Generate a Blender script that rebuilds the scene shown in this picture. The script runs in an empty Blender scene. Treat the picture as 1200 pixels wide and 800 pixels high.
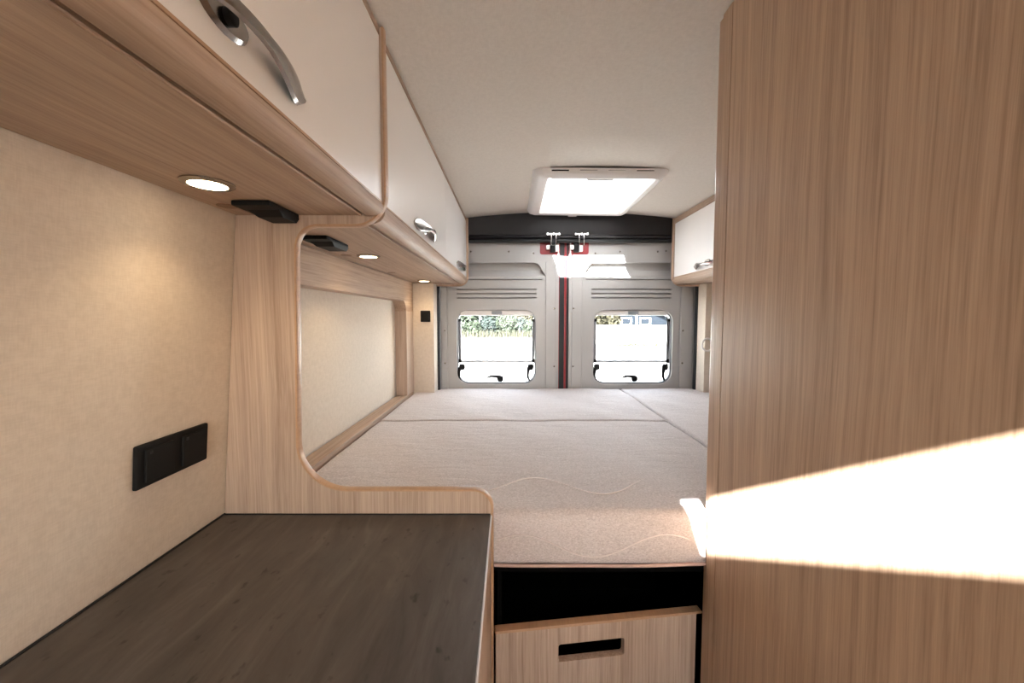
import bpy, bmesh, math, random
from mathutils import Vector, Matrix
random.seed(7)
C = bpy.context.scene.collection
PI = math.pi

# ------------------------------------------------------------------ materials
def new_mat(name):
    m = bpy.data.materials.new(name); m.use_nodes = True
    nt = m.node_tree; nt.nodes.clear()
    out = nt.nodes.new('ShaderNodeOutputMaterial')
    return m, nt, out
def N(nt, t, **kw):
    n = nt.nodes.new(t)
    for k, v in kw.items():
        if k in n.inputs: n.inputs[k].default_value = v
        else: setattr(n, k, v)
    return n
def L(nt, a, b): nt.links.new(a, b)
def coords(nt, scale=(1, 1, 1)):
    tc = N(nt, 'ShaderNodeTexCoord'); mp = N(nt, 'ShaderNodeMapping')
    mp.inputs['Scale'].default_value = scale
    L(nt, tc.outputs['Object'], mp.inputs['Vector'])
    return mp.outputs['Vector']
def ramp(nt, fac, stops):
    r = N(nt, 'ShaderNodeValToRGB'); e = r.color_ramp.elements
    while len(e) < len(stops): e.new(0.5)
    for i, (p, c) in enumerate(stops):
        e[i].position = p; e[i].color = (*c, 1)
    L(nt, fac, r.inputs['Fac']); return r.outputs['Color']
def pbsdf(nt, out, rough=0.5, metal=0.0, spec=0.5, color=None):
    b = N(nt, 'ShaderNodeBsdfPrincipled')
    b.inputs['Roughness'].default_value = rough; b.inputs['Metallic'].default_value = metal
    b.inputs['Specular IOR Level'].default_value = spec
    if color: b.inputs['Base Color'].default_value = (*color, 1)
    L(nt, b.outputs['BSDF'], out.inputs['Surface']); return b
def bump(nt, h, b, strength=0.2, dist=0.002):
    n = N(nt, 'ShaderNodeBump'); n.inputs['Strength'].default_value = strength
    n.inputs['Distance'].default_value = dist
    L(nt, h, n.inputs['Height']); L(nt, n.outputs['Normal'], b.inputs['Normal'])
def plain(name, color, rough=0.5, metal=0.0, spec=0.5, var=0.06, scale=40.0):
    """a plain surface with a faint uneven tone"""
    m, nt, out = new_mat(name); b = pbsdf(nt, out, rough, metal, spec)
    nz = N(nt, 'ShaderNodeTexNoise', Scale=scale, Detail=4.0)
    L(nt, coords(nt), nz.inputs['Vector'])
    lo = tuple(c * (1 - var) for c in color); hi = tuple(min(1, c * (1 + var)) for c in color)
    L(nt, ramp(nt, nz.outputs['Fac'], [(0.3, lo), (0.7, hi)]), b.inputs['Base Color'])
    return m
def oak(name, axis, light, dark, rough=0.42, fine=1.0):
    """oak laminate, the grain running along the given axis"""
    m, nt, out = new_mat(name); b = pbsdf(nt, out, rough, 0, 0.45)
    def sc(a, l):
        s = [a, a, a]; s['XYZ'.index(axis)] = l; return tuple(s)
    wp = N(nt, 'ShaderNodeTexNoise', Scale=1.0, Detail=2.0)
    L(nt, coords(nt, sc(3.0, 1.2)), wp.inputs['Vector'])
    base = coords(nt, (1, 1, 1))
    mx = N(nt, 'ShaderNodeMix', data_type='VECTOR'); mx.inputs['Factor'].default_value = 0.030
    L(nt, base, mx.inputs['A']); L(nt, wp.outputs['Color'], mx.inputs['B'])
    def grain(a, l, det):
        mp = N(nt, 'ShaderNodeMapping'); mp.inputs['Scale'].default_value = sc(a, l)
        L(nt, mx.outputs['Result'], mp.inputs['Vector'])
        nz = N(nt, 'ShaderNodeTexNoise', Scale=1.0, Detail=det, Roughness=0.6)
        L(nt, mp.outputs['Vector'], nz.inputs['Vector']); return nz.outputs['Fac']
    g1, g2, g3 = grain(34*fine, 0.7, 3.0), grain(150*fine, 2.2, 3.0), grain(420*fine, 14.0, 2.0)
    def mixf(a, w):
        n = N(nt, 'ShaderNodeMath', operation='MULTIPLY'); L(nt, a, n.inputs[0]); n.inputs[1].default_value = w
        return n.outputs[0]
    s1 = N(nt, 'ShaderNodeMath', operation='ADD'); L(nt, mixf(g1, .36), s1.inputs[0]); L(nt, mixf(g2, .40), s1.inputs[1])
    s2 = N(nt, 'ShaderNodeMath', operation='ADD'); L(nt, s1.outputs[0], s2.inputs[0]); L(nt, mixf(g3, .24), s2.inputs[1])
    mid = tuple((a * .6 + c * .4) for a, c in zip(light, dark))
    col = ramp(nt, s2.outputs[0], [(0.34, dark), (0.5, mid), (0.64, light)])
    L(nt, col, b.inputs['Base Color'])
    bump(nt, s2.outputs[0], b, 0.12, 0.001)
    return m
def woven(name, c1, c2, rough=0.75, n=560.0, st=0.25):
    """wall and ceiling lining with a faint cross weave"""
    m, nt, out = new_mat(name); b = pbsdf(nt, out, rough, 0, 0.25)
    def g(s, sc=1.0, det=2.0):
        nz = N(nt, 'ShaderNodeTexNoise', Scale=sc, Detail=det); L(nt, coords(nt, s), nz.inputs['Vector']); return nz.outputs['Fac']
    a = g((n, n * .12, n * .12)); c = g((n * .12, n, n * .12)); d = g((n * .12, n * .12, n))
    s1 = N(nt, 'ShaderNodeMath', operation='ADD'); L(nt, a, s1.inputs[0]); L(nt, c, s1.inputs[1])
    s2 = N(nt, 'ShaderNodeMath', operation='ADD'); L(nt, s1.outputs[0], s2.inputs[0]); L(nt, d, s2.inputs[1])
    s3 = N(nt, 'ShaderNodeMath', operation='DIVIDE'); L(nt, s2.outputs[0], s3.inputs[0]); s3.inputs[1].default_value = 3.0
    L(nt, ramp(nt, s3.outputs[0], [(0.4, c1), (0.6, c2)]), b.inputs['Base Color'])
    bump(nt, s3.outputs[0], b, st, 0.0012)
    return m
def fabric(name):
    """mottled heather mattress cover"""
    m, nt, out = new_mat(name); b = pbsdf(nt, out, 0.85, 0, 0.2)
    b.inputs['Sheen Weight'].default_value = 0.25
    n1 = N(nt, 'ShaderNodeTexNoise', Scale=1.0, Detail=5.0, Roughness=.7); L(nt, coords(nt, (210, 210, 380)), n1.inputs['Vector'])
    n2 = N(nt, 'ShaderNodeTexNoise', Scale=7.0, Detail=3.0, Distortion=1.2); L(nt, coords(nt), n2.inputs['Vector'])
    n3 = N(nt, 'ShaderNodeTexNoise', Scale=1.0, Detail=2.0, Distortion=0.6); L(nt, coords(nt, (9, 26, 12)), n3.inputs['Vector'])
    L(nt, ramp(nt, n1.outputs['Fac'], [(0.32, (.42, .375, .365)), (0.52, (.56, .51, .50)), (0.7, (.70, .65, .64))]), b.inputs['Base Color'])
    a = N(nt, 'ShaderNodeMath', operation='MULTIPLY'); L(nt, n1.outputs['Fac'], a.inputs[0]); a.inputs[1].default_value = .25
    c = N(nt, 'ShaderNodeMath', operation='ADD'); L(nt, n2.outputs['Fac'], c.inputs[0]); L(nt, n3.outputs['Fac'], c.inputs[1])
    d = N(nt, 'ShaderNodeMath', operation='ADD'); L(nt, a.outputs[0], d.inputs[0]); L(nt, c.outputs[0], d.inputs[1])
    bump(nt, d.outputs[0], b, 0.5, 0.009)
    return m
def stone(name):
    """dark brown slate-look laminate worktop"""
    m, nt, out = new_mat(name); b = pbsdf(nt, out, 0.42, 0, 0.4)
    n1 = N(nt, 'ShaderNodeTexNoise', Scale=1.0, Detail=7.0, Roughness=.65, Distortion=.8); L(nt, coords(nt, (26, 5, 20)), n1.inputs['Vector'])
    n2 = N(nt, 'ShaderNodeTexNoise', Scale=55.0, Detail=3.0); L(nt, coords(nt, (1, .55, 1)), n2.inputs['Vector'])
    c1 = ramp(nt, n1.outputs['Fac'], [(0.3, (.054, .046, .041)), (0.55, (.086, .074, .066)), (0.75, (.125, .110, .100))])
    c2 = ramp(nt, n2.outputs['Fac'], [(0.27, (.25, .25, .25)), (0.36, (1, 1, 1))])
    mx = N(nt, 'ShaderNodeMix', data_type='RGBA', blend_type='MULTIPLY'); mx.inputs['Factor'].default_value = .8
    L(nt, c1, mx.inputs['A']); L(nt, c2, mx.inputs['B']); L(nt, mx.outputs['Result'], b.inputs['Base Color'])
    bump(nt, n1.outputs['Fac'], b, 0.15, 0.001)
    return m
def glazing(name, tint=(1, 1, 1), gl=0.08):
    m, nt, out = new_mat(name)
    t = N(nt, 'ShaderNodeBsdfTransparent'); t.inputs['Color'].default_value = (*tint, 1)
    g = N(nt, 'ShaderNodeBsdfGlossy'); g.inputs['Roughness'].default_value = .03
    fr = N(nt, 'ShaderNodeLayerWeight', Blend=0.15); mu = N(nt, 'ShaderNodeMath', operation='MULTIPLY'); mu.inputs[1].default_value = gl * 5
    L(nt, fr.outputs['Fresnel'], mu.inputs[0])
    mx = N(nt, 'ShaderNodeMixShader'); L(nt, mu.outputs[0], mx.inputs[0])
    L(nt, t.outputs[0], mx.inputs[1]); L(nt, g.outputs[0], mx.inputs[2]); L(nt, mx.outputs[0], out.inputs['Surface'])
    return m
def emitter(name, col, st):
    m, nt, out = new_mat(name); e = N(nt, 'ShaderNodeEmission', Strength=st); e.inputs['Color'].default_value = (*col, 1)
    L(nt, e.outputs[0], out.inputs['Surface']); return m
def translucent(name, col):
    m, nt, out = new_mat(name)
    a = N(nt, 'ShaderNodeBsdfTranslucent'); a.inputs['Color'].default_value = (*col, 1)
    d = N(nt, 'ShaderNodeBsdfDiffuse'); d.inputs['Color'].default_value = (*col, 1)
    mx = N(nt, 'ShaderNodeMixShader'); mx.inputs[0].default_value = .35
    L(nt, a.outputs[0], mx.inputs[1]); L(nt, d.outputs[0], mx.inputs[2]); L(nt, mx.outputs[0], out.inputs['Surface'])
    return m
def leafy(name, c1, c2):
    m, nt, out = new_mat(name); b = pbsdf(nt, out, .8, 0, .2)
    nz = N(nt, 'ShaderNodeTexNoise', Scale=1.6, Detail=5.0); L(nt, coords(nt), nz.inputs['Vector'])
    L(nt, ramp(nt, nz.outputs['Fac'], [(.35, c1), (.65, c2)]), b.inputs['Base Color']); return m

LT, DK = (.56, .435, .345), (.30, .205, .148)
M = dict(
    oak_z=oak('oak upright grain', 'Z', LT, DK, .42, 1.4),
    oak_y=oak('oak lengthwise grain', 'Y', (.52, .385, .285), (.29, .195, .138), .54),
    oak_x=oak('oak cross grain', 'X', LT, DK, .42, 1.4),
    oak_wall=oak('oak tall panel', 'Z', (.58, .415, .29), (.31, .205, .138), .38, 1.5),
    band=oak('oak edge band', 'Y', (.52, .33, .20), (.40, .25, .155), .3),
    band_z=oak('oak edge band upright', 'Z', (.50, .35, .25), (.38, .25, .17), .28),
    wall=woven('beige wall lining', (.61, .53, .445), (.68, .60, .51)),
    ceil=woven('cream ceiling lining', (.60, .55, .495), (.655, .605, .545), .8, 700, .45),
    white=plain('cream white door laminate', (.85, .825, .80), .30, 0, .5, .012, 6),
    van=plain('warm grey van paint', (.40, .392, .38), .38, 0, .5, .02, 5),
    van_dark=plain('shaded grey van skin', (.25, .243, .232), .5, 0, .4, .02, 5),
    header=plain('charcoal header plastic', (.019, .0175, .019), .45, 0, .22, .05),
    black=plain('black plastic', (.008, .008, .008), .6, 0, .2, .1),
    rubber=plain('black rubber', (.014, .015, .017), .55, 0, .4, .1),
    void_shade=plain('black felt', (.004, .004, .004), .95, 0, .0, .2, 90),  # shade of the under-bed void, put into the colour as near-black
    red=plain('red van paint', (.24, .012, .017), .3, 0, .5, .05),
    metal=plain('brushed nickel', (.36, .335, .31), .20, 1.0, .5, .04),
    chrome=plain('bright steel', (.75, .75, .75), .15, 1.0, .5, .02),
    plast=plain('white plastic', (.80, .775, .755), .35, 0, .5, .01),
    pale=plain('pale grey plastic', (.60, .60, .62), .35, 0, .5, .02),
    cap=plain('brown cover cap', (.24, .15, .095), .5, 0, .4, .05),
    stone=stone('slate worktop'), fabric=fabric('heather mattress fabric'),
    thread=plain('pale stitching', (.70, .64, .62), .7, 0, .2, .05),
    piping=plain('dusty pink piping', (.50, .36, .33), .7, 0, .2, .05),
    glass=glazing('tinted acrylic', (.80, .82, .82)), hatchglass=glazing('hatch acrylic', (.96, .97, .98)),
    lamp=emitter('warm led lens', (1.0, .78, .50), 9.0),
    blind=translucent('white pleated blind', (.85, .85, .84)),
    floor=plain('dark vinyl floor', (.07, .065, .06), .5, 0, .4, .15, 12),
    gravel=plain('pale gravel yard', (.46, .45, .43), .9, 0, .2, .08, 3),
    fence=plain('white fence paint', (.80, .80, .78), .6, 0, .3, .03),
    slate=plain('blue grey house boards', (.006, .008, .011), .8, 0, .05, .1, 5),
    bark=plain('pale birch bark', (.50, .49, .46), .8, 0, .2, .25, 8),
    leaf1=leafy('yellow green leaves', (.022, .021, .013), (.048, .042, .025)),
    leaf2=leafy('mid green leaves', (.011, .016, .0105), (.027, .034, .022)),
    leaf3=leafy('blue green leaves', (.010, .014, .0135), (.021, .028, .025)),
    grass=leafy('dry grass', (.020, .021, .014), (.038, .036, .026)),
    frame=plain('grey window frame', (.26, .27, .29), .4, 0, .4, .02),
    steel=plain('grey steel tube', (.24, .245, .26), .35, .5, .5, .03),
)

# ------------------------------------------------------------------ mesh helpers
def finish(name, me, mat, parent=None, smooth=False):
    me.materials.clear(); me.materials.append(mat)
    o = bpy.data.objects.new(name, me); C.objects.link(o)
    me.name = name
    if parent is not None:
        loc = parent.location
        p = parent.parent
        while p is not None: loc = loc + p.location; p = p.parent
        me.transform(Matrix.Translation(-loc)); o.parent = parent
    if smooth:
        for f in me.polygons: f.use_smooth = True
        if smooth == 'auto':
            bm = bmesh.new(); bm.from_mesh(me)
            for e in bm.edges:
                if len(e.link_faces) == 2 and e.calc_face_angle(0) > .6: e.smooth = False
            bm.to_mesh(me); bm.free()
            o.modifiers.new('normals', 'WEIGHTED_NORMAL').keep_sharp = True
    return o
def obj(name, bm, mat, parent=None, smooth=False):
    bmesh.ops.recalc_face_normals(bm, faces=bm.faces)
    me = bpy.data.meshes.new(name); bm.to_mesh(me); bm.free()
    return finish(name, me, mat, parent, smooth)
def add_box(bm, a, b, bev=0.0, seg=2):
    (x0, y0, z0), (x1, y1, z1) = a, b
    r = bmesh.ops.create_cube(bm, size=1.0)
    for v in r['verts']:
        v.co = Vector(((x0+x1)/2 + v.co.x*(x1-x0), (y0+y1)/2 + v.co.y*(y1-y0), (z0+z1)/2 + v.co.z*(z1-z0)))
    if bev > 0:
        es = {e for v in r['verts'] for e in v.link_edges}
        bmesh.ops.bevel(bm, geom=list(es), offset=bev, segments=seg, affect='EDGES', profile=0.5)
    return bm
def box(name, a, b, mat, parent=None, bev=0.0, seg=2):
    bm = bmesh.new(); add_box(bm, a, b, bev, seg); return obj(name, bm, mat, parent, 'auto' if bev else False)
def add_tube(bm, pts, r, n=10, closed=False):
    pts = [Vector(p) for p in pts]; rings = []
    rr = r if isinstance(r, (list, tuple)) else [r] * len(pts)
    up0 = None
    for i, p in enumerate(pts):
        a = pts[(i-1) % len(pts)] if (closed or i) else pts[0]
        b = pts[(i+1) % len(pts)] if (closed or i < len(pts)-1) else pts[-1]
        t = (b - a).normalized()
        if up0 is None:
            up0 = Vector((0, 0, 1)) if abs(t.z) < .9 else Vector((1, 0, 0))
        s = t.cross(up0)
        if s.length < 1e-6: s = t.cross(Vector((0, 1, 0)))
        s.normalize(); u = s.cross(t).normalized(); up0 = u
        rings.append([bm.verts.new(p + (s*math.cos(2*PI*k/n) + u*math.sin(2*PI*k/n)) * rr[i]) for k in range(n)])
    m = len(rings)
    for i in range(m if closed else m-1):
        A, B = rings[i], rings[(i+1) % m]
        for k in range(n): bm.faces.new((A[k], A[(k+1) % n], B[(k+1) % n], B[k]))
    if not closed:
        bm.faces.new(rings[0][::-1]); bm.faces.new(rings[-1])
def tube(name, pts, r, mat, parent=None, n=10, closed=False):
    bm = bmesh.new(); add_tube(bm, pts, r, n, closed); return obj(name, bm, mat, parent, 'auto')
def lathe(name, prof, centre, axis, mat, parent=None, n=40):
    """revolve (radius, height) pairs about an axis through centre"""
    bm = bmesh.new(); rings = []
    for r, h in prof:
        ring = []
        for k in range(n):
            a = 2*PI*k/n; p = (r*math.cos(a), r*math.sin(a), h)
            if axis == 'X': p = (p[2], p[0], p[1])
            if axis == 'Y': p = (p[0], p[2], p[1])
            ring.append(bm.verts.new(Vector(centre) + Vector(p)))
        rings.append(ring)
    for A, B in zip(rings, rings[1:]):
        for k in range(n): bm.faces.new((A[k], A[(k+1) % n], B[(k+1) % n], B[k]))
    bm.faces.new(rings[0]); bm.faces.new(rings[-1])
    return obj(name, bm, mat, parent, 'auto')
def rpath(pts, seg=10):
    """polygon corners (x, y, radius) -> outline with rounded corners"""
    out = []; n = len(pts)
    for i in range(n):
        p = Vector(pts[i][:2]); r = pts[i][2] if len(pts[i]) > 2 else 0
        if r <= 0: out.append(p); continue
        a = (Vector(pts[i-1][:2]) - p).normalized(); b = (Vector(pts[(i+1) % n][:2]) - p).normalized()
        ang = a.angle(b); d = r / math.tan(ang/2)
        c = p + (a+b).normalized() * (r / math.sin(ang/2))
        s = p + a*d; e = p + b*d
        a0 = math.atan2(s.y-c.y, s.x-c.x); a1 = math.atan2(e.y-c.y, e.x-c.x)
        da = (a1-a0+PI) % (2*PI) - PI
        for k in range(seg+1):
            t = a0 + da*k/seg; out.append(c + Vector((math.cos(t), math.sin(t)))*r)
    return out
def rrect(x0, y0, x1, y1, r): return rpath([(x0, y0, r), (x1, y0, r), (x1, y1, r), (x0, y1, r)])
def plate_mesh(outline, holes, w0, w1, plane, bev=0.0):
    """a sheet cut to an outline, with holes, between depths w0 and w1; plane XZ (depth is y), XY (z) or YZ (x)"""
    cu = bpy.data.curves.new('sheet', 'CURVE'); cu.dimensions = '2D'; cu.fill_mode = 'BOTH'
    for path in [outline] + list(holes):
        sp = cu.splines.new('POLY'); sp.points.add(len(path)-1); sp.use_cyclic_u = True
        for q, p in zip(sp.points, path): q.co = (p[0], p[1], 0, 1)
    half = (w1-w0)/2
    cu.extrude = max(half-bev, 1e-5); cu.bevel_depth = bev; cu.bevel_resolution = 2; cu.offset = -bev
    ob = bpy.data.objects.new('sheet', cu); C.objects.link(ob)
    dg = bpy.context.evaluated_depsgraph_get(); dg.update()
    me = bpy.data.meshes.new_from_object(ob.evaluated_get(dg))
    bpy.data.objects.remove(ob); bpy.data.curves.remove(cu)
    mid = (w0+w1)/2
    for v in me.vertices:
        a, b, w = v.co
        v.co = {'XZ': (a, mid+w, b), 'XY': (a, b, mid+w), 'YZ': (mid+w, a, b)}[plane]
    bm = bmesh.new(); bm.from_mesh(me)
    bmesh.ops.remove_doubles(bm, verts=bm.verts, dist=1e-5)
    bmesh.ops.recalc_face_normals(bm, faces=bm.faces); bm.to_mesh(me); bm.free()
    return me
def plate(name, outline, holes, w0, w1, plane, mat, parent=None, bev=0.0):
    return finish(name, plate_mesh(outline, holes, w0, w1, plane, bev), mat, parent, 'auto' if bev else False)
def prism(name, prof, y0, y1, mat, parent=None, smooth='auto'):
    """extrude an XZ outline along y"""
    bm = bmesh.new()
    A = [bm.verts.new((p[0], y0, p[1])) for p in prof]; B = [bm.verts.new((p[0], y1, p[1])) for p in prof]
    n = len(prof)
    for i in range(n): bm.faces.new((A[i], A[(i+1) % n], B[(i+1) % n], B[i]))
    bm.faces.new(A[::-1]); bm.faces.new(B)
    return obj(name, bm, mat, parent, smooth)
def arc(cx, cz, r, a0, a1, n=12):
    return [(cx + r*math.cos(math.radians(a0+(a1-a0)*i/n)), cz + r*math.sin(math.radians(a0+(a1-a0)*i/n))) for i in range(n+1)]
def thing(name, label, cat, loc, group=None):
    o = bpy.data.objects.new(name, None); C.objects.link(o); o.location = loc; o.empty_display_size = .05
    o['label'] = label; o['category'] = cat
    if group: o['group'] = group
    return o
def tag(o, label, cat, group=None, kind=None):
    o['label'] = label; o['category'] = cat
    if group: o['group'] = group
    if kind: o['kind'] = kind
    return o
def struct(o, label=None):
    o['kind'] = 'structure'
    if label: o['label'] = label
    return o
def copy_tree(o, parent=None):
    c = o.copy(); C.objects.link(c); c.parent = parent
    for ch in list(o.children): copy_tree(ch, c)
    return c

# ------------------------------------------------------------------ measures (metres; x right, y to the rear, z up; the eye stands at x 0, y 0)
MID = .335                                    # centre line of the van
def ceil_z(x): return 1.925 - .096*(x-MID)**2
def wall_x(z): return -.640 if z < .74 else -.640 + (z-.74)*.0789
def mirror(x): return 2*MID - x
PY0, PY1 = .845, .861                         # divider at the end of the kitchen
DY = 2.45                                     # inside face of the rear doors

# ------------------------------------------------------------------ room shell
FY = -3.2
struct(box('floor', (-.75, FY, -.05), (1.42, 2.62, 0), M['floor']), 'dark vinyl floor of the van')
def side_wall(name, sgn, holes):
    """curved side wall as a sheet of strips, with rectangular openings (y0, y1, z0, z1)"""
    zs = sorted({0, .3, .74, 1.0, 1.2, 1.4, 1.499, 1.505, 1.6, 1.8, 1.95} | {h[2] for h in holes} | {h[3] for h in holes})
    ys = sorted({FY, -1, 0, .85, .8615, 2, 2.6} | {h[0] for h in holes} | {h[1] for h in holes})
    bm = bmesh.new(); g = {}
    for z in zs:
        for y in ys:
            x = wall_x(z) if (y < .861 or z > 1.5 or sgn > 0) else min(-.632, wall_x(z)); x = x if sgn < 0 else mirror(x)
            g[y, z] = bm.verts.new((x, y, z))
    for a, b in zip(ys, ys[1:]):
        for c, d in zip(zs, zs[1:]):
            if any(h[0] <= a and b <= h[1] and h[2] <= c and d <= h[3] for h in holes): continue
            bm.faces.new((g[a, c], g[b, c], g[b, d], g[a, d]))
    o = obj(name, bm, M['wall'])
    so = o.modifiers.new('thickness', 'SOLIDIFY'); so.thickness = .05; so.offset = 1 if sgn < 0 else -1
    return o
wl = side_wall('wall_left', -1, [(-3.0, -2.4, 1.0, 1.50)])
wr = side_wall('wall_right', 1, [(-3.0, -2.4, 1.0, 1.50)])
def outward(o, sgn):
    # solidify must grow away from the room
    me = o.data
    bm = bmesh.new(); bm.from_mesh(me)
    for f in bm.faces:
        if f.normal.x * sgn < 0: f.normal_flip()
    bm.to_mesh(me); bm.free(); o.modifiers['thickness'].offset = 1
outward(wl, -1); outward(wr, 1)
struct(wl, 'beige woven lining on the left side wall'); struct(wr, 'beige woven lining on the right side wall')
plate('wall_front', [(-.7, 0), (1.4, 0), (1.4, 2.0), (-.7, 2.0)], [rrect(-.30, 1.10, .97, 1.42, .06)], FY-.05, FY, 'XZ', M['wall'])
struct(bpy.data.objects['wall_front'], 'front end of the van around the windscreen')

HA = (.165, 1.745, .605, 2.300)               # rear roof hatch opening x0 y0 x1 y1
HB = (.063, -1.200, .463, -.942)              # front roof hatch opening
def ceiling():
    xs = sorted({HA[0], HA[2], HB[0], HB[2]} | {-.66 + i*(2.0/20) for i in range(21)})
    ys = sorted({FY, -2, -1.5, -.5, 0, .5, 1, 1.4, 2.60} | {HA[1], HA[3], HB[1], HB[3]})
    bm = bmesh.new(); g = {(x, y): bm.verts.new((x, y, ceil_z(x))) for x in xs for y in ys}
    for a, b in zip(xs, xs[1:]):
        for c, d in zip(ys, ys[1:]):
            if any(h[0] <= a and b <= h[2] and h[1] <= c and d <= h[3] for h in (HA, HB)): continue
            f = bm.faces.new((g[a, c], g[b, c], g[b, d], g[a, d])); f.smooth = True
            if f.normal.z < 0: f.normal_flip()
    me = bpy.data.meshes.new('ceiling'); bm.normal_update()
    for f in bm.faces:
        if f.normal.z < 0: f.normal_flip()
    bm.to_mesh(me); bm.free()
    o = finish('ceiling', me, M['ceil'])
    for f in me.polygons: f.use_smooth = True
    so = o.modifiers.new('thickness', 'SOLIDIFY'); so.thickness = .025; so.offset = 1
    return struct(o, 'cream woven ceiling with a roof hatch')
ceiling()

# ------------------------------------------------------------------ roof hatch
t = thing('roof_hatch', 'white framed roof hatch glowing with daylight in the ceiling', 'skylight', (.385, 2.03, 1.92))
def hatch_frame():
    bm = bmesh.new()
    outer = rrect(.088, 1.690, .660, 2.375, .035); top = rrect(.098, 1.70, .650, 2.365, .035)
    low = rrect(.118, 1.722, .632, 2.340, .03); inn = rrect(HA[0]-.012, HA[1]-.012, HA[2]+.012, HA[3]+.012, .012)
    sh = rrect(HA[0], HA[1], HA[2], HA[3], .01)
    loops = [(outer, None, .0), (top, None, -.020), (low, None, -.032), (inn, None, -.030), (sh, None, -.012), (sh, None, .018)]
    rings = [[bm.verts.new((p.x, p.y, ceil_z(p.x) + dz)) for p in path] for path, _, dz in loops]
    for A, B in zip(rings, rings[1:]):
        n = len(A)
        for k in range(n): bm.faces.new((A[k], A[(k+1) % n], B[(k+1) % n], B[k]))
    return bm
obj('frame', hatch_frame(), M['plast'], t, 'auto')
plate('pane', rrect(HA[0]-.01, HA[1]-.01, HA[2]+.01, HA[3]+.01, .02), [], 1.944, 1.948, 'XY', M['hatchglass'], t)
box('blind', (HA[0]+.003, 2.020, 1.922), (HA[2]-.003, HA[3]-.002, 1.924), M['blind'], t)
box('blind_bar', (HA[0]+.003, 2.262, 1.906), (HA[2]-.003, 2.274, 1.916), M['plast'], t, .002)
box('screen_bar', (HA[0]+.003, HA[1]+.004, 1.896), (HA[2]-.003, HA[1]+.018, 1.908), M['plast'], t, .003)
box('pull_tab', (.325, HA[1]+.014, 1.893), (.440, HA[1]+.030, 1.899), M['pale'], t, .002)
for i in range(4):
    x = .165 + i*.118
    box('vent_slot', (x, 1.6935, ceil_z(x)-.014), (x+.072, 1.6965, ceil_z(x)-.008), M['black'], t)
box('catch', (.325, 2.343, 1.885), (.375, 2.356, 1.894), M['plast'], t, .003)

# ------------------------------------------------------------------ rear header, seals, pillars
t = struct(bpy.data.objects.new('trim_1', None), 'charcoal plastic header above the rear doors'); C.objects.link(t); t.location = (MID, 2.42, 1.75)
bm = bmesh.new(); cols = 24; rows = []
for i in range(cols+1):
    x = -.60 + i*(1.87/cols)
    zc = ceil_z(x)+.01
    prof = [(2.400, zc), (2.404, zc-.03), (2.412, 1.812), (2.416, 1.795), (2.403, 1.788), (2.400, 1.779), (2.415, 1.770), (2.52, 1.766), (2.52, zc)]
    rows.append([bm.verts.new((x, y, z)) for y, z in prof])
for A, B in zip(rows, rows[1:]):
    for k in range(len(A)): bm.faces.new((A[k], A[(k+1) % len(A)], B[(k+1) % len(A)], B[k]))
obj('header_cover', bm, M['header'], t, 'auto')
tube('seal', [(-.50, 2.424, 1.760), (1.18, 2.424, 1.760)], .012, M['rubber'], t)
for cx in (.246, .412):                       # strikers of the two door latches
    s = box('striker', (cx-.042, 2.392, 1.786), (cx+.042, 2.401, 1.800), M['metal'], t, .003)
    for dx in (-.034, 0, .034): lathe('bolt', [(.009, 0), (.009, -.005), (.006, -.008)], (cx+dx, 2.392, 1.793), 'Y', M['chrome'], s, 14)
    tube('loop', [(cx-.014, 2.392, 1.794), (cx-.014, 2.386, 1.786), (cx-.014, 2.388, 1.728), (cx+.014, 2.388, 1.728), (cx+.014, 2.386, 1.786), (cx+.014, 2.392, 1.794)], .0042, M['chrome'], s, 8)
for sgn, nm in ((-1, 2), (1, 3)):             # door posts beside the leaves: black seal and grey metal strip
    X = (lambda x: x) if sgn < 0 else mirror
    t = struct(bpy.data.objects.new('trim_%d' % nm, None), 'black rubber seal on the grey post at the %s of the rear doors' % ('left' if sgn < 0 else 'right')); C.objects.link(t); t.location = (X(-.44), 2.43, .8)
    a, b = sorted((X(-.452), X(-.437)))
    box('seal', (a, 2.395, .55), (b, 2.425, 1.765), M['rubber'], t, .005)
    a, b = sorted((X(-.60), X(-.444)))
    box('post', (a, 2.425, .0), (b, 2.56, 1.765), M['van_dark'], t)

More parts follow.
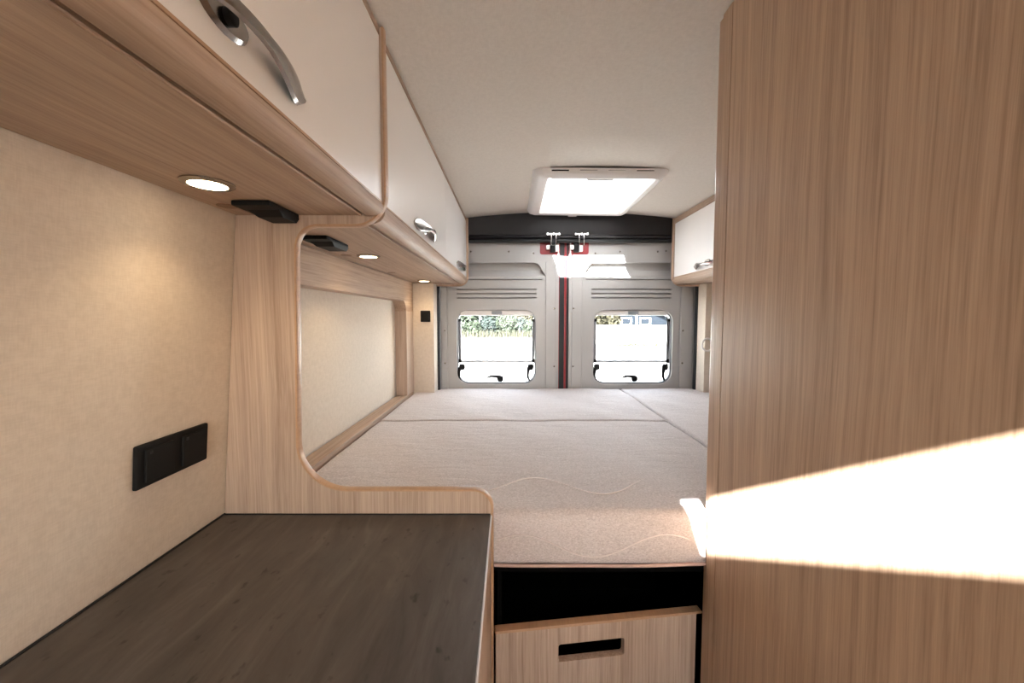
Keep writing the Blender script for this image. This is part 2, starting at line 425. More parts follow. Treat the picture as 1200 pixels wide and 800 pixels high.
# ------------------------------------------------------------------ rear doors and their windows
def door(name, side):
    X = (lambda x: x) if side < 0 else (lambda x: 2*.318 - x)   # leaves mirror about the seam
    t = struct(bpy.data.objects.new(name, None), 'grey metal rear door leaf, %s of the seam' % ('left' if side < 0 else 'right'))
    C.objects.link(t); t.location = (X(-.07), DY, .2)
    OX = -.440 if side < 0 else -.478
    def P(pts): return [Vector((X(p[0]), p[1])) for p in pts]
    win = P(rrect(-.340, .888, .148, 1.347, .075))
    if side > 0: win = rrect(.502, .888, .988, 1.347, .075)
    rec = P(rpath([(-.40, 1.553, .004), (.205, 1.553, .004), (.155, 1.632, .03), (-.40, 1.632, .02)]))
    slots = [P(rrect(-.338, z-.0035, .150, z+.0035, .0034)) for z in (1.472, 1.446, 1.420)]
    step = [P(rrect(-.40, 1.529, .185, 1.5335, .002))]
    plate('panel', P([(OX, .15), (.288, .15), (.288, 1.762), (OX, 1.762)]), [win, rec] + slots + step, DY, DY+.014, 'XZ', M['van'], t, .0025)
    # skin behind the pressings, with the sloped floor of the grip recess
    win2 = rrect(*( (-.352, .876, .160, 1.359, .085) if side < 0 else (.490, .876, 1.000, 1.359, .085)))
    plate('inner_skin', P([(OX+.005, .15), (.285, .15), (.285, 1.758), (OX+.005, 1.758)]), [win2], DY+.036, DY+.042, 'XZ', M['van'], t)
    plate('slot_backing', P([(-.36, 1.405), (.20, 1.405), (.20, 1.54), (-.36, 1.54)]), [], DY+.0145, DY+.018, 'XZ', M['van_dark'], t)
    bm = bmesh.new()
    pr = [(DY+.012, 1.553), (DY+.034, 1.590), (DY+.035, 1.553)]
    a = [bm.verts.new((X(-.40), y, z)) for y, z in pr]; b = [bm.verts.new((X(.20), y, z)) for y, z in pr]
    for k in range(3): bm.faces.new((a[k], a[(k+1) % 3], b[(k+1) % 3], b[k]))
    bm.faces.new(a); bm.faces.new(b[::-1]); obj('grip_ledge', bm, M['van'], t)
    # raised bead along the outer side of the leaf
    a, b = sorted((X(OX), X(-.395)))
    box('side_bead', (a, DY-.010, .16), (b, DY+.001, 1.50), M['van'], t, .009, 4)
    a, b = sorted((X(.205), X(.270)))
    box('centre_bead', (a, DY-.005, .16), (b, DY+.001, 1.64), M['van'], t, .0045, 4)
    for x, z in ((.26, 1.355), (.26, 1.0), (-.25, 1.70), (-.02, 1.70), (-.30, 1.705), (.13, 1.69), (-.412, 1.22), (-.412, 1.02)):
        lathe('screw', [(.005, 0), (.005, -.0025), (.003, -.004)], (X(x), DY-(.010 if x < -.38 else .004 if x > .2 else 0), z), 'Y', M['metal'], t, 12)
    # red body metal round the latch, latch with its pale jaws
    red = plate('latch_recess', P(rpath([(.170, 1.764), (.170, 1.683, .014), (.262, 1.683, .004), (.268, 1.640, .004), (.290, 1.640), (.290, 1.764)])), [], DY-.003, DY+.010, 'XZ', M['red'], t, .001)
    tube('lip', [(X(.281), DY-.003, 1.762), (X(.281), DY-.004, 1.70), (X(.286), DY-.003, 1.652)], .0045, M['plast'], red, 8)
    cx = .246
    lt = box('latch', (min(X(cx-.015), X(cx+.017)), DY-.022, 1.694), (max(X(cx-.015), X(cx+.017)), DY-.002, 1.775), M['black'], t, .004)
    for dx, h in ((-.028, .012), (.026, .024)):
        x = X(cx+dx) if side < 0 else X(cx-dx)
        box('jaw', (x-.011, DY-.026, 1.722-h), (x+.011, DY-.003, 1.737), M['plast'], lt, .004)
    # edge of the leaf at the seam
    if side < 0:
        box('seam_rubber', (.289, DY+.004, .15), (.3205, DY+.03, 1.76), M['rubber'], t, .004)
        box('red_edge', (.2865, DY-.001, .15), (.2895, DY+.02, 1.66), M['red'], t)
    else:
        box('red_edge', (.3200, DY+.006, .15), (.3345, DY+.03, 1.76), M['red'], t, .003)
        box('seam_rubber', (.3338, DY+.008, .15), (.349, DY+.03, 1.76), M['rubber'], t)
    return t
door('door_1', -1); door('door_2', 1)

def latch_handle(cx, cz, y, ang, t, flip=1):
    """black catch with a curved lever"""
    bm = bmesh.new(); R = Matrix.Translation((cx, y, cz)) @ Matrix.Rotation(ang, 4, 'Y') @ Matrix.Diagonal((1.4*flip, 1, 1.6, 1))
    b2 = bmesh.new(); add_box(b2, (-.013, -.016, -.011), (.016, .006, .013), .010, 4)
    add_tube(b2, [(.0, -.016, .008), (-.020, -.020, .012), (-.040, -.021, .012), (-.058, -.018, .006)], [.008, .006, .005, .0035], 10)
    b2.transform(R); me = bpy.data.meshes.new('latch'); b2.to_mesh(me); b2.free(); bm.free()
    return finish('latch', me, M['black'], t, 'auto')
def window(name, x0, x1, which):
    t = struct(bpy.data.objects.new(name, None), 'acrylic window with black catches in the %s rear door' % which); C.objects.link(t)
    z0, z1 = .888, 1.347; t.location = ((x0+x1)/2, DY+.03, z0)
    plate('window_frame', rrect(x0-.012, z0-.012, x1+.012, z1+.012, .085), [rrect(x0+.007, z0+.010, x1-.007, z1-.004, .07)], DY+.015, DY+.052, 'XZ', M['frame'], t, .003)
    plate('pane', rrect(x0-.010, z0-.010, x1+.010, z1+.010, .08), [], DY+.056, DY+.060, 'XZ', M['glass'], t)
    box('blind_cassette', (x0+.02, DY+.012, 1.313), (x1-.02, DY+.048, 1.345), M['plast'], t, .006)
    mx = (x0+x1)/2
    box('pull_tab', (mx-.03, DY+.004, 1.318), (mx+.034, DY+.014, 1.340), M['frame'], t, .004)
    box('screen_bar', (x0+.008, DY+.028, 1.021), (x1-.008, DY+.040, 1.034), M['steel'], t, .002)
    for x, s in ((x0+.014, 1), (x1-.014, -1)):
        st = tube('stay', [(x, DY+.034, 1.29), (x + s*.003, DY+.034, 1.02)], .0085, M['steel'], t)
        box('end_cap', (x-.010, DY+.022, 1.275), (x+.010, DY+.044, 1.292), M['black'], st, .003)
        box('hinge_end', (x-.009, DY+.024, 1.018), (x+.011, DY+.046, 1.042), M['black'], st, .003)
    latch_handle(x0+.030, .990, DY+.030, -PI/2, t, 1)
    latch_handle(x1-.030, .990, DY+.030, -PI/2, t, 1)
    latch_handle(mx+.02, .917, DY+.030, 0, t)
    return t
window('window_1', -.340, .148, 'left')
w2 = window('window_2', .502, .988, 'right')
tube('cable', [(.965, DY+.03, 1.30), (.974, DY+.028, 1.15), (.970, DY+.030, 1.0), (.945, DY+.03, .93), (.90, DY+.034, .905)], .0035, M['black'], w2, 8)

# ------------------------------------------------------------------ pillar covers beside the doors
o = box('pillar_cover', (-.640, 2.300, .70), (-.450, 2.42, 1.499), M['wall'], None, .004); tag(o, 'beige lined pillar cover between oak wall frame and left rear door', 'cover')
o = box('pillar_cover', (mirror(-.445), 2.300, .70), (mirror(-.636), 2.42, 1.499), M['wall'], None, .004); tag(o, 'beige lined pillar cover below the right overhead cupboard', 'cover')
t = thing('light_switch', 'small square black switch on the beige pillar cover left of the rear doors', 'switch', (-.497, 2.30, 1.308))
box('frame', (-.526, 2.291, 1.275), (-.470, 2.300, 1.340), M['black'], t, .003)
box('rocker', (-.517, 2.287, 1.284), (-.479, 2.293, 1.331), M['black'], t, .002)
bm = bmesh.new(); add_tube(bm, [(1.128+.030*math.cos(a*PI/14), 2.293, 1.143+.036*math.sin(a*PI/14)) for a in range(28)], .0055, 8, True)
tag(obj('hanging_ring', bm, M['plast'], None, True), 'white plastic ring on the pillar cover right of the rear doors', 'holder')

# ------------------------------------------------------------------ divider at the end of the kitchen
t = thing('divider_panel', 'oak divider post with curved cut-out at the end of the kitchen', 'divider', (-.35, .853, 0))
right = rpath([(-.264, 2.2), (-.264, 1.493, .065), (-.440, 1.493, .0), (-.453, 1.47, .0), (-.467, .925, .105), (-.044, .925, .040), (-.044, 0)], 14)[1:-1]
# soften the inner top corner of the cut-out by hand
out = []
for p in right:
    if abs(p.x + .440) < 1e-4 and abs(p.y - 1.493) < 1e-4:
        out += [Vector((-.412, 1.493)), Vector((-.424, 1.4905)), Vector((-.436, 1.484)), Vector((-.446, 1.473))]
    elif abs(p.x + .453) < 1e-4 and abs(p.y - 1.47) < 1e-4: out += [Vector((-.452, 1.459)), Vector((-.4545, 1.445))]
    else: out.append(p)
edge = [Vector((-.264, ceil_z(-.264)-.002))] + out + [Vector((-.044, .002))]
wallside = [Vector((wall_x(z)+.002, z)) for z in (.002, .74, 1.0, 1.3, 1.6, 1.86)]
plate('panel', edge + wallside, [], PY0, PY1, 'XZ', M['oak_z'], t, .001)
bm = bmesh.new()                               # band glued round the free edge
prof = []
for i, p in enumerate(edge):
    a = edge[max(i-1, 0)]; b = edge[min(i+1, len(edge)-1)]
    d = (b-a).normalized(); n = Vector((-d.y, d.x))
    if i == 0: sgn = 1 if n.x > 0 else -1
    prof.append((p, n*sgn))
def ring(p, n, off, y): q = p + n*off; return bm.verts.new((q.x, y, q.y))
rows = [[ring(p, n, o, y) for o, y in ((-.0015, PY0-.0015), (.0015, PY0-.0015), (.0032, PY0+.002), (.0032, PY1-.002), (.0015, PY1+.0015), (-.0015, PY1+.0015))] for p, n in prof]
for A, B in zip(rows, rows[1:]):
    for k in range(6): bm.faces.new((A[k], A[(k+1) % 6], B[(k+1) % 6], B[k]))
bm.faces.new(rows[0]); bm.faces.new(rows[-1][::-1])
obj('edge_band', bm, M['band'], t, 'auto')

# ------------------------------------------------------------------ handle for the cupboards: bowed grip with flared ends, and a push catch on a leaf plate
def handle(parent, x, y, z, sgn, length=.28):
    """sgn +1: the door faces +x"""
    bm = bmesh.new(); n = 28; rows = []
    for i in range(n+1):
        s = -1 + 2*i/n
        a = abs(s)
        off = .004 + .027*math.cos(PI*a/2)**1.3
        hw = .0065 + .0105*min(1, max(0, a-.2)/.5)
        if a > .82: hw *= max(.2, 1-((a-.82)/.2)**1.4)
        tilt = .004*s
        th = .0042
        rows.append([Vector((off-th, s, -hw+tilt)), Vector((off, s, -hw*.85+tilt)), Vector((off+th*.35, s, tilt)), Vector((off, s, hw*.85+tilt)), Vector((off-th, s, hw+tilt)), Vector((off-th*1.3, s, tilt))])
    vs = [[bm.verts.new((x + sgn*p.x, y + p.y*length/2, z + p.z)) for p in r] for r in rows]
    for A, B in zip(vs, vs[1:]):
        for k in range(6): bm.faces.new((A[k], A[(k+1) % 6], B[(k+1) % 6], B[k]))
    bm.faces.new(vs[0]); bm.faces.new(vs[-1][::-1])
    h = obj('handle', bm, M['metal'], parent, 'auto')
    bm = bmesh.new()
    leaf = [(.034*math.cos(a*PI/12), .017*math.sin(a*PI/12)*(1 if abs(math.cos(a*PI/12)) < .99 else .6)) for a in range(24)]
    A = [bm.verts.new((x + sgn*.0003, y+p, z+.008+q)) for p, q in leaf]; B = [bm.verts.new((x + sgn*.005, y+p*.86, z+.008+q*.82)) for p, q in leaf]
    for k in range(24): bm.faces.new((A[k], A[(k+1) % 24], B[(k+1) % 24], B[k]))
    bm.faces.new(A[::-1]); bm.faces.new(B); obj('catch_plate', bm, M['metal'], h, 'auto')
    lathe('push_button', [(.008, .004), (.008, .010), (.005, .012)], (x, y, z+.006), 'X', M['black'], h, 18) if sgn > 0 else lathe('push_button', [(.008, -.004), (.008, -.010), (.005, -.012)], (x, y, z+.006), 'X', M['black'], h, 18)
    return h

# ------------------------------------------------------------------ overhead cupboards
def cupboard(label, y0, y1, sgn, doors, under, xf, hz, far_end=False, caps=(), handles=None, dt=1.870):
    """sgn +1: on the left wall with doors facing +x"""
    X = (lambda x: x) if sgn > 0 else (lambda x: -x)
    def B(n, a, b, m, p, bev=0): 
        xs = sorted((a[0], b[0])); return box(n, (xs[0], a[1], a[2]), (xs[1], b[1], b[2]), m, p, bev)
    wx = (wall_x(1.55)+.003) if sgn > 0 else mirror(wall_x(1.55)) - .003
    xf_ = xf
    t = thing('overhead_cupboard', label, 'cupboard', (xf, (y0+y1)/2, under))
    ytop = ceil_z(xf) - .003
    d = lambda k: xf - sgn*k                  # k metres behind the front
    # underside board, front rail with rounded nose and lip, top rail, back
    B('bottom_board', (wx, y0, under+.001), (d(.0455), y1, under+.016), M['oak_y'], t)
    nose = [(d(.012), 1.534), (d(.0), 1.534)] + [(d(.030 - .030*math.cos(math.radians(q))), 1.525 - (1.526-under)*math.sin(math.radians(q))) for q in range(0, 91, 9)] + [(d(.0345), under-.001), (d(.036), under+.001), (d(.036), 1.527)]
    prism('front_rail', nose, y0, y1, M['oak_y'], t)
    tube('bead', [(d(.0465), y0, under+.0015), (d(.0465), y1, under+.0015)], .0026, M['oak_y'], t, 8)
    B('groove', (d(.034), y0, under+.012), (d(.048), y1, under+.015), M['cap'], t)
    B('top_rail', (d(.018), y0, dt+.003), (d(.001), y1, ytop), M['oak_y'], t, .001)
    if far_end:
        zc = 1.493
        pr = [(d(0)-0, ytop), (d(-.004), ytop)]
        pr = [(d(-.004), ytop)] + [(d(.046 - .050*math.cos(math.radians(q))), zc+.050 - .050*math.sin(math.radians(q))) for q in range(0, 91, 9)] + [(wx, zc), (wx, ytop-.03)]
        e0, e1 = (y1, y1+.016)
        prism('end_panel', pr, e0, e1, M['oak_z'], t)
        bm = bmesh.new(); path = [Vector((p[0], p[1])) for p in pr[:-1]]
        add_tube(bm, [(p.x, (e0+e1)/2, p.y) for p in path], .0075, 8); obj('edge_band', bm, M['band_z'], t, 'auto')
    for i, (a, b) in enumerate(doors):
        bx = B('door', (d(.020), a+.001, 1.5395), (d(.001), b-.001, dt), M['white'], t, .0015)
        B('edge_strip', (d(.020), a+.001, 1.5360), (d(.0005), b-.001, 1.5395), M['band'], bx)
        hy = handles[i] if handles else (a+b)/2
        handle(bx, d(.001), hy, hz, sgn)
    for cx, cy in caps:
        lathe('cover_cap', [(.017, 0), (.017, -.0012), (.014, -.0018)], (cx, cy, under+.0012), 'Z', M['cap'], t, 24)
    return t
near = cupboard('large overhead cupboard with white flap above the dark worktop', -.55, .8435, 1, [(-.03, .842), (-.55, -.03)], 1.512, -.268, 1.573, caps=[(-.545, .775)], handles=[.388, -.30])
far = cupboard('long overhead cupboard with two white flaps above the left of the bed', .8625, 2.385, 1, [(.864, 1.655), (1.655, 2.383)], 1.500, -.270, 1.567, True, caps=[(-.535, 1.30), (-.54, 1.80)], handles=[1.255, 2.10])
rgt = cupboard('small overhead cupboard with white flap above the right of the bed', .93, 2.385, -1, [(1.60, 2.383), (.93, 1.60)], 1.500, mirror(-.290), 1.562, True, handles=[1.975, 1.27], dt=1.852)

# ------------------------------------------------------------------ downlights
def downlight(label, x, y, z):
    t = thing('downlight', label, 'light', (x, y, z), 'downlights under the left cupboards')
    lathe('ring', [(.037, 0), (.037, -.002), (.033, -.0042), (.027, -.0042), (.026, -.001)], (x, y, z), 'Z', M['metal'], t, 40)
    lathe('lens', [(.0262, -.0015), (.0262, -.0040), (.020, -.0048)], (x, y, z), 'Z', M['lamp'], t, 40)
    li = bpy.data.lights.new('lamp_light', 'SPOT'); li.energy = LAMP; li.color = (1, .74, .43)
    li.spot_size = math.radians(118); li.spot_blend = .85; li.shadow_soft_size = .024
    lo = bpy.data.objects.new('lamp_light', li); C.objects.link(lo); lo.location = (0, 0, -.008); lo.parent = t
    return t
LAMP = 1.9
downlight('lit round downlight under the cupboard above the worktop', -.482, .645, 1.513)
downlight('lit round downlight above the bed, behind the second black plate', -.468, 1.313, 1.501)
downlight('farthest lit round downlight, above the bed near the rear doors', -.480, 2.190, 1.501)

# ------------------------------------------------------------------ black plates under the cupboards
def under_plate(label, x0, x1, y0, y1, z):
    t = thing('mounting_plate', label, 'mount', ((x0+x1)/2, (y0+y1)/2, z), 'black plates under the left cupboards')
    box('base', (x0, y0, z-.010), (x1, y1, z-.0003), M['black'], t, .0025)
    bm = bmesh.new()
    q = [(x0+.010, y0+.030), (x1, y0+.030), (x1, y1), (x0+.010, y1)]; q2 = [(x0+.018, y0+.050), (x1-.004, y0+.050), (x1-.004, y1-.004), (x0+.018, y1-.004)]
    A = [bm.verts.new((a, b, z-.0095)) for a, b in q]; B = [bm.verts.new((a, b, z-.019)) for a, b in q2]
    for k in range(4): bm.faces.new((A[k], A[(k+1) % 4], B[(k+1) % 4], B[k]))
    bm.faces.new(A[::-1]); bm.faces.new(B); obj('catch', bm, M['black'], t)
    return t
under_plate('black plate under the cupboard in front of the oak divider post', -.510, -.440, .735, .838, 1.513)
under_plate('black plate under the far cupboard just behind the oak divider', -.520, -.452, .985, 1.115, 1.501)

# ------------------------------------------------------------------ double socket on the left wall
t = thing('wall_socket', 'black double socket with flap covers on the beige wall above the worktop', 'socket', (-.61, .706, 1.055))
def on_wall(name, y0, y1, z0, z1, d0, d1, mat, par, bev):
    bm = bmesh.new(); add_box(bm, (d0, y0, z0), (d1, y1, z1), bev, 2)
    for v in bm.verts: v.co.x += wall_x(v.co.z)
    return obj(name, bm, mat, par, 'auto')
on_wall('frame', .630, .781, 1.018, 1.092, .0005, .009, M['black'], t, .003)
for y in (.642, .716):
    cv = on_wall('cover', y, y+.056, 1.027, 1.083, .008, .014, M['black'], t, .002)
    on_wall('pin', y+.005, y+.010, 1.074, 1.079, .0138, .0155, M['rubber'], cv, .0005)

# ------------------------------------------------------------------ oak frame on the wall beside the bed
t = thing('wall_frame', 'oak frame round the beige panel on the left wall beside the bed', 'frame', (-.57, 1.6, .87))
def frame_part(name, pts, mat):
    bm = bmesh.new()
    A = [bm.verts.new((-.570, y, z)) for y, z in pts]; B = [bm.verts.new((-.631, y, z)) for y, z in pts]
    n = len(pts)
    for k in range(n): bm.faces.new((A[k], A[(k+1) % n], B[(k+1) % n], B[k]))
    f = bm.faces.new(A); f.normal_update(); bmesh.ops.triangulate(bm, faces=[f])
    obj(name, bm, mat, t, False)
inn = rpath([(2.150, .875), (2.150, 1.389, .055), (.8625, 1.389)], 12)
frame_part('top_rail', [(.8625, 1.498), (2.298, 1.498), (2.298, 1.334)] + [(p.x, p.y) for p in inn[1:]], M['oak_y'])
frame_part('post', [(2.298, 1.3338), (2.298, .875), (2.150, .875), (2.150, 1.3338)], M['oak_z'])
box('ledge', (-.631, .8625, .79), (-.573, 2.298, .874), M['oak_y'], t, .002)

# ------------------------------------------------------------------ kitchen
t = thing('kitchen_cabinet', 'oak kitchen cabinet carrying the dark worktop on the left', 'cabinet', (-.34, .2, 0))
box('front', (-.064, -.40, .06), (-.046, PY0-.001, .848), M['oak_z'], t, .001)
box('plinth', (-.10, -.40, 0), (-.085, PY0-.001, .06), M['oak_y'], t)
box('side_panel', (-.535, -.418, 0), (-.046, -.401, .848), M['oak_z'], t)
t = thing('worktop', 'dark slate-look kitchen worktop against the beige wall', 'worktop', (-.34, .2, .85))
plate('slab', [(wall_x(.87)+.002, -.43), (-.036, -.43), (-.0465, PY0-.001), (wall_x(.87)+.002, PY0-.001)], [], .849, .872, 'XY', M['stone'], t, .0008)
tube('edge_strip', [(-.0350, -.43, .8685), (-.0455, PY0-.001, .8685)], .0022, M['pale'], t, 8)
tube('wall_seal', [(wall_x(.872)+.0035, -.43, .8735), (wall_x(.872)+.0035, PY0-.001, .8735)], .002, M['rubber'], t, 8)
tube('end_seal', [(wall_x(.872)+.0035, PY0-.0022, .8728), (-.047, PY0-.0022, .8728)], .0016, M['rubber'], t, 8)

# ------------------------------------------------------------------ bed
t = thing('bed_base', 'bed box under the mattresses, its inside shade painted black', 'bed', (.3, 1.6, 0))
box('slat_board', (-.570, .884, .716), (1.25, 2.38, .732), M['void_shade'], t)
box('void_back', (-.60, 1.40, .0), (1.25, 1.415, .716), M['void_shade'], t)  # black sheets stand in for the darkness inside the bed box
box('void_side', (-.034, .885, .0), (-.024, 1.40, .716), M['void_shade'], t)
box('void_side', (.52, .905, .0), (.53, 1.40, .716), M['void_shade'], t)
box('box_floor', (-.024, .93, .30), (.52, 1.40, .31), M['void_shade'], t)

def mattress(name, label, x0, x1, y0, y1, z0, z1, r, stitches, piping=True, sag=.0):
    t = thing(name, label, 'mattress', ((x0+x1)/2, (y0+y1)/2, z0))
    bm = bmesh.new(); add_box(bm, (x0, y0, z0), (x1, y1, z1))
    bmesh.ops.bevel(bm, geom=[e for e in bm.edges], offset=r, segments=6, affect='EDGES', profile=.5)
    # loose cover: fine cuts, then a gentle unevenness
    for axis, a, b, k in ((0, x0, x1, 46), (1, y0, y1, 30)):
        for i in range(1, k):
            co = [0, 0, 0]; no = [0, 0, 0]; co[axis] = a + (b-a)*i/k; no[axis] = 1
            bmesh.ops.bisect_plane(bm, geom=bm.verts[:] + bm.edges[:] + bm.faces[:], plane_co=co, plane_no=no)
    for v in bm.verts:
        w = math.sin(v.co.x*11+.5)*math.sin(v.co.y*9+1.3) + .5*math.sin(v.co.x*23+v.co.y*17)
        if v.co.z > z1-.02: v.co.z += .0022*w
        if v.co.y < y0+.02: v.co.y += .0020*math.sin(v.co.x*19)*math.sin((v.co.z-z0)*26)
    o = obj('cover', bm, M['fabric'], t, True)
    for k in (stitches or []):
        tube('stitching', k, .0014, M['thread'], o, 6)
    if piping:
        path = [(x0+.01, y0+.004, z0+.002)] + [(x0+.01 + (x1-x0-.02)*i/24, y0+.002 + .002*math.sin(i), z0+.001-.0022*math.sin(i*.55)) for i in range(1, 25)]
        tube('piping', [(a, b-.001, c+.003) for a, b, c in path], .0036, M['piping'], t, 8)
    return t
Z0, Z1 = .735, .864
def face_wave(y, a, b, zc, amp, wl, ph):
    return [(a + (b-a)*i/60, y, zc + amp*math.sin(2*PI*(a+(b-a)*i/60)/wl + ph)) for i in range(61)]
def top_wave(y, a, b, amp, wl, ph): return [(a+(b-a)*i/60, y + amp*math.sin(2*PI*(a+(b-a)*i/60)/wl + ph), Z1+.0016) for i in range(61)]
st = [face_wave(.8705, -.03, .40, .785, .026, .33, 1.2), top_wave(1.01, -.2, .44, .05, .33, .4),]
mattress('mattress', 'wide grey-pink mattress, front section facing the aisle', -.568, .664, .871, 1.674, Z0, Z1, .020, st)
mattress('mattress', 'grey-pink mattress section along the rear doors', -.568, .664, 1.678, 2.436, Z0, Z1, .012, None, False)
mattress('mattress', 'narrow grey-pink mattress strip on the right of the bed', .668, 1.28, .92, 2.436, Z0, Z1, .012, None, False)

# ------------------------------------------------------------------ board in front of the bed box
t = thing('locker_board', 'upright oak board with a hand slot below the bed', 'board', (.19, .875, 0))
A2, B2 = Vector((-.036, .846)), Vector((.453, .909))
dirv = (B2-A2).normalized(); nrm = Vector((-dirv.y, dirv.x)); LEN = (B2-A2).length
def turn(me):
    for v in me.vertices:
        a, w, z = v.co
        q = A2 + dirv*a + nrm*w; v.co = (q.x, q.y, z)
    return me
hole = rrect(.143, .514, .300, .556, .006)
me = plate_mesh([Vector((0, .0)), Vector((LEN-.014, .0)), Vector((LEN-.014, .5965)), Vector((0, .5965))], [hole], .0, .018, 'XZ', .0008)
finish('panel', turn(me), M['oak_z'], t, 'auto')
me = plate_mesh(rrect(-.002, .5965, LEN, .603, .003), [], -.001, .019, 'XZ', .0008)
finish('top_edge', turn(me), M['band'], t, 'auto')
me = plate_mesh(rrect(.138, .510, .305, .5138, .001), [], .001, .017, 'XZ', .0002)
finish('slot_edge', turn(me), M['band'], t, 'auto')

# ------------------------------------------------------------------ tall cabinet on the right
t = thing('tall_cabinet', 'tall oak cabinet side filling the right of the aisle', 'cabinet', (.44, .2, 0))
TX = .435
box('side_panel', (TX, -.45, .002), (TX+.018, .822, ceil_z(TX)-.002), M['oak_wall'], t, .0015)
box('stile', (TX+.0002, .8232, .002), (TX+.018, .859, ceil_z(TX)-.002), M['oak_wall'], t, .0015)
prism_pts = rpath([(TX+.005, .860, .004), (TX+.022, .860, .0), (TX+.022, .890, .0), (TX+.005, .890, .012)], 8)
bm = bmesh.new(); zt = ceil_z(TX)-.002
A = [bm.verts.new((p.x, p.y, .002)) for p in prism_pts]; B = [bm.verts.new((p.x, p.y, zt)) for p in prism_pts]
for k in range(len(A)): bm.faces.new((A[k], A[(k+1) % len(A)], B[(k+1) % len(A)], B[k]))
bm.faces.new(A[::-1]); bm.faces.new(B); obj('corner_trim', bm, M['band_z'], t, 'auto')
box('rear_panel', (TX+.022, .862, .002), (1.18, .880, 1.83), M['oak_z'], t)
box('front_panel', (TX+.018, -.45, .002), (1.18, -.432, 1.83), M['oak_z'], t)

# ------------------------------------------------------------------ the yard behind the van
G = -.60
struct(box('floor_1', (-60, -40, G-.1), (60, 90, G), M['gravel']), 'pale gravel yard behind the van')
# white board fence
t = thing('fence', 'white board fence across the yard behind the right window', 'fence', (9, 27, G))
bm = bmesh.new()
for i in range(110):
    x = 3.0 + i*.155; add_box(bm, (x, 27, G+.05), (x+.147, 27.025, G+1.38+.015*math.sin(i*1.7)))
obj('boards', bm, M['fence'], t)
for i in range(8): box('post', (3.0+i*2.4, 27.03, G), (3.12+i*2.4, 27.13, G+1.34), M['fence'], t)
# dark house with white trim
t = thing('house', 'dark blue-grey house with white gable trim behind the fence', 'house', (10, 38, G))
pl = [(7.2, G), (16.0, G), (16.0, .85), (11.6, 2.75), (7.2, 1.05)]
plate('wall', [Vector(p) for p in pl], [], 38, 44, 'XZ', M['slate'], t)
for a, b in (((6.6, .80), (11.6, 2.75)), ((11.6, 2.75), (16.7, .55))):
    d = (Vector(b)-Vector(a)).normalized(); n = Vector((-d.y, d.x))
    if n.y < 0: n = -n
    q = [Vector(a), Vector(b), Vector(b)+n*.24, Vector(a)+n*.24]
    plate('roof_board', q, [], 37.2, 44.5, 'XZ', M['fence'], t)
for x in (10.35, 12.15):
    fr = plate('house_window', rrect(x, .55, x+1.05, 1.30, .01), [rrect(x+.12, .67, x+.93, 1.18, .01)], 37.93, 37.99, 'XZ', M['fence'], t)
    box('house_pane', (x+.12, 37.975, .67), (x+.93, 37.985, 1.18), M['slate'], fr)
box('downpipe', (11.78, 37.86, G), (11.92, 37.98, 2.4), M['fence'], t)
# trees
def crown(bm, c, rx, rz, n, size):
    for _ in range(n):
        while True:
            p = Vector((random.uniform(-1, 1), random.uniform(-1, 1), random.uniform(-1, 1)))
            if .35 < p.length < 1: break
        p = Vector((p.x*rx, p.y*rx, p.z*rz)) + Vector(c)
        r = random.uniform(.6, 1.2)*size
        a = Vector((random.gauss(0, 1), random.gauss(0, 1), random.gauss(0, 1))).normalized(); b = a.orthogonal().normalized(); cc = a.cross(b)
        bm.faces.new([bm.verts.new(p + b*r), bm.verts.new(p + cc*r*.7), bm.verts.new(p - b*r), bm.verts.new(p - cc*r*.7)])
def tree(label, x, y, h, rx, mat, base=.25):
    t = thing('tree', label, 'tree', (x, y, G), 'trees beyond the yard')
    lean = random.uniform(-.3, .3)
    tube('trunk', [(x, y, G), (x+lean*.3, y, G+h*.4), (x+lean, y, G+h*.95)], [.13, .10, .03], M['bark'], t, 8)
    bm = bmesh.new(); crown(bm, (x+lean*.6, y, G+h*(base+(1-base)/2)), rx, h*(1-base)/2, 900, .26)
    me = bpy.data.meshes.new('crown'); bm.to_mesh(me); bm.free(); finish('crown', me, mat, t)
trees = [(-4.9, 41, 7, 1.9, 'leaf2', .03, 'green birch tree at the left edge of the left window'), (-3.0, 43, 8, 1.6, 'leaf3', .06, 'blue-green tree second from the left in the left window'),
         (-1.5, 41, 7, 1.4, 'leaf2', .10, 'pale-trunked birch left of the middle bush in the left window'), (.1, 44, 8, 1.6, 'leaf3', .06, 'blue-green tree behind the round bush in the left window'),
         (1.2, 42, 7, 1.2, 'leaf1', .16, 'yellowish birch with a bare white trunk in the left window'), (2.3, 43, 8, 1.5, 'leaf1', .10, 'yellow-leaved tree at the right of the left window'),
         (3.4, 44, 7, 1.6, 'leaf3', .04, 'blue-green tree behind the end of the fence')]
for x, y, h, rx, m, b, lab in trees: tree(lab, x, y, h, rx, M[m], b)
tree('yellow-green leafy tree in front of the dark house', 7.2, 31, 3.6, 1.3, M['leaf1'], .22)
def bush(label, x, y, r, h, mat):
    t = thing('bush', label, 'bush', (x, y, G))
    bm = bmesh.new(); crown(bm, (x, y, G+h*.48), r, h*.5, 700, .17)
    me = bpy.data.meshes.new('foliage'); bm.to_mesh(me); bm.free(); finish('foliage', me, mat, t)
    bm = bmesh.new()
    for k in range(7): add_tube(bm, [(x, y, G), (x+r*.6*math.cos(k), y+r*.3*math.sin(k), G+h*.7)], .02, 6)
    obj('stems', bm, M['bark'], t)
bush('round green bush in the middle of the left window', -.55, 40, 1.1, 2.3, M['leaf2'])
bush('low green bush at the left of the left window', -3.9, 39.6, .9, 1.7, M['leaf2'])
bush('low bush at the right of the left window', 2.0, 40, .9, 1.5, M['leaf2'])
bush('low blue-green bush behind the middle of the left window', .8, 41.2, 1.2, 2.0, M['leaf3'])
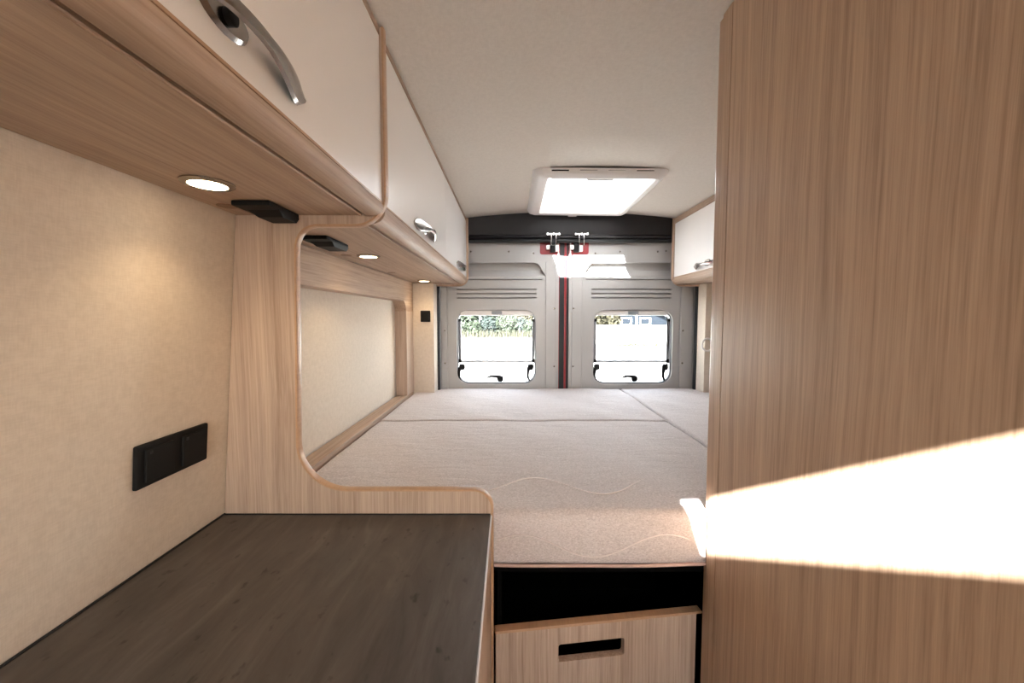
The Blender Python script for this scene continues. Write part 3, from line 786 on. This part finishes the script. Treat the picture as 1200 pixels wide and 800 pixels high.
bush('low blue-green bush under the second tree of the left window', -2.3, 40.4, 1.1, 2.0, M['leaf3'])
bush('small shrub at the foot of the white fence', 10.7, 26.3, .35, .8, M['leaf1'])
bm = bmesh.new()
for _ in range(4200):
    if random.random() < .72: x, y, h = random.uniform(-6, 5), random.uniform(37.5, 44), random.uniform(.25, .85)
    else: x, y, h = random.uniform(3, 17), random.uniform(26.5, 26.95), random.uniform(.08, .3)
    a = random.uniform(0, PI); dx, dy = .06*math.cos(a), .06*math.sin(a)
    bm.faces.new([bm.verts.new((x-dx, y-dy, G)), bm.verts.new((x+dx, y+dy, G)), bm.verts.new((x+dx*.3+random.uniform(-.1, .1), y, G+h))])
me = bpy.data.meshes.new('grass'); bm.to_mesh(me); bm.free(); o = finish('grass', me, M['grass'])
tag(o, 'long dry grass growing along the far edge of the yard', 'grass', None, 'stuff')

# ------------------------------------------------------------------ daylight
SUN, SKY, EXPO = 118.0, 1.85, 0.75
sdir = Vector((.18, 1.0, -.567)).normalized()
li = bpy.data.lights.new('sun', 'SUN'); li.energy = SUN; li.angle = math.radians(.55); li.color = (1, .97, .93)
so = bpy.data.objects.new('sun', li); C.objects.link(so); so.location = (-3, -20, 14)
so.rotation_euler = sdir.to_track_quat('-Z', 'Y').to_euler()
w = bpy.data.worlds.new('sky'); bpy.context.scene.world = w; w.use_nodes = True
nt = w.node_tree; nt.nodes.clear()
sk = nt.nodes.new('ShaderNodeTexSky'); sk.sky_type = 'NISHITA'; sk.sun_disc = False; sk.sun_elevation = math.radians(29); sk.sun_rotation = math.radians(187)
hs = nt.nodes.new('ShaderNodeHueSaturation'); hs.inputs['Saturation'].default_value = .30
bg = nt.nodes.new('ShaderNodeBackground'); bg.inputs['Strength'].default_value = SKY
ow = nt.nodes.new('ShaderNodeOutputWorld')
nt.links.new(sk.outputs['Color'], hs.inputs['Color']); nt.links.new(hs.outputs['Color'], bg.inputs['Color']); nt.links.new(bg.outputs['Background'], ow.inputs['Surface'])
def portal(loc, rot, sx, sy):
    p = bpy.data.lights.new('portal', 'AREA'); p.shape = 'RECTANGLE'; p.size = sx; p.size_y = sy; p.cycles.is_portal = True
    o = bpy.data.objects.new('portal', p); C.objects.link(o); o.location = loc; o.rotation_euler = rot
portal((MID, FY-.06, 1.29), (PI/2, 0, 0), 1.71, .98)           # windscreen
portal((-.70, -2.45, 1.25), (0, -PI/2, 0), .9, 1.1)
portal((1.37, -2.45, 1.25), (0, PI/2, 0), .9, 1.1)
portal((-.096, DY+.08, 1.118), (-PI/2, 0, 0), .48, .45)        # rear windows
portal((.745, DY+.08, 1.118), (-PI/2, 0, 0), .48, .45)
portal((.385, 2.035, 1.97), (0, 0, 0), .44, .53)               # hatches
portal((.263, -1.07, 1.97), (0, 0, 0), .40, .29)

# ------------------------------------------------------------------ camera
cam = bpy.data.cameras.new('camera'); co = bpy.data.objects.new('camera', cam); C.objects.link(co)
cam.sensor_width = 36; cam.lens = 14.0; cam.clip_start = .02; cam.clip_end = 400
co.location = (0, 0, 1.30); co.rotation_euler = (PI/2 - math.atan(28/466.667), 0, 0)
sc = bpy.context.scene; sc.camera = co
sc.view_settings.view_transform = 'Standard'; sc.view_settings.look = 'None'; sc.view_settings.exposure = EXPO; sc.view_settings.gamma = 1
sc.view_settings.use_curve_mapping = False
sc.cycles.use_denoising = True; sc.cycles.max_bounces = 14; sc.cycles.diffuse_bounces = 8; sc.cycles.transparent_max_bounces = 12
sc.cycles.sample_clamp_indirect = 8.0; sc.cycles.caustics_reflective = False; sc.cycles.caustics_refractive = False
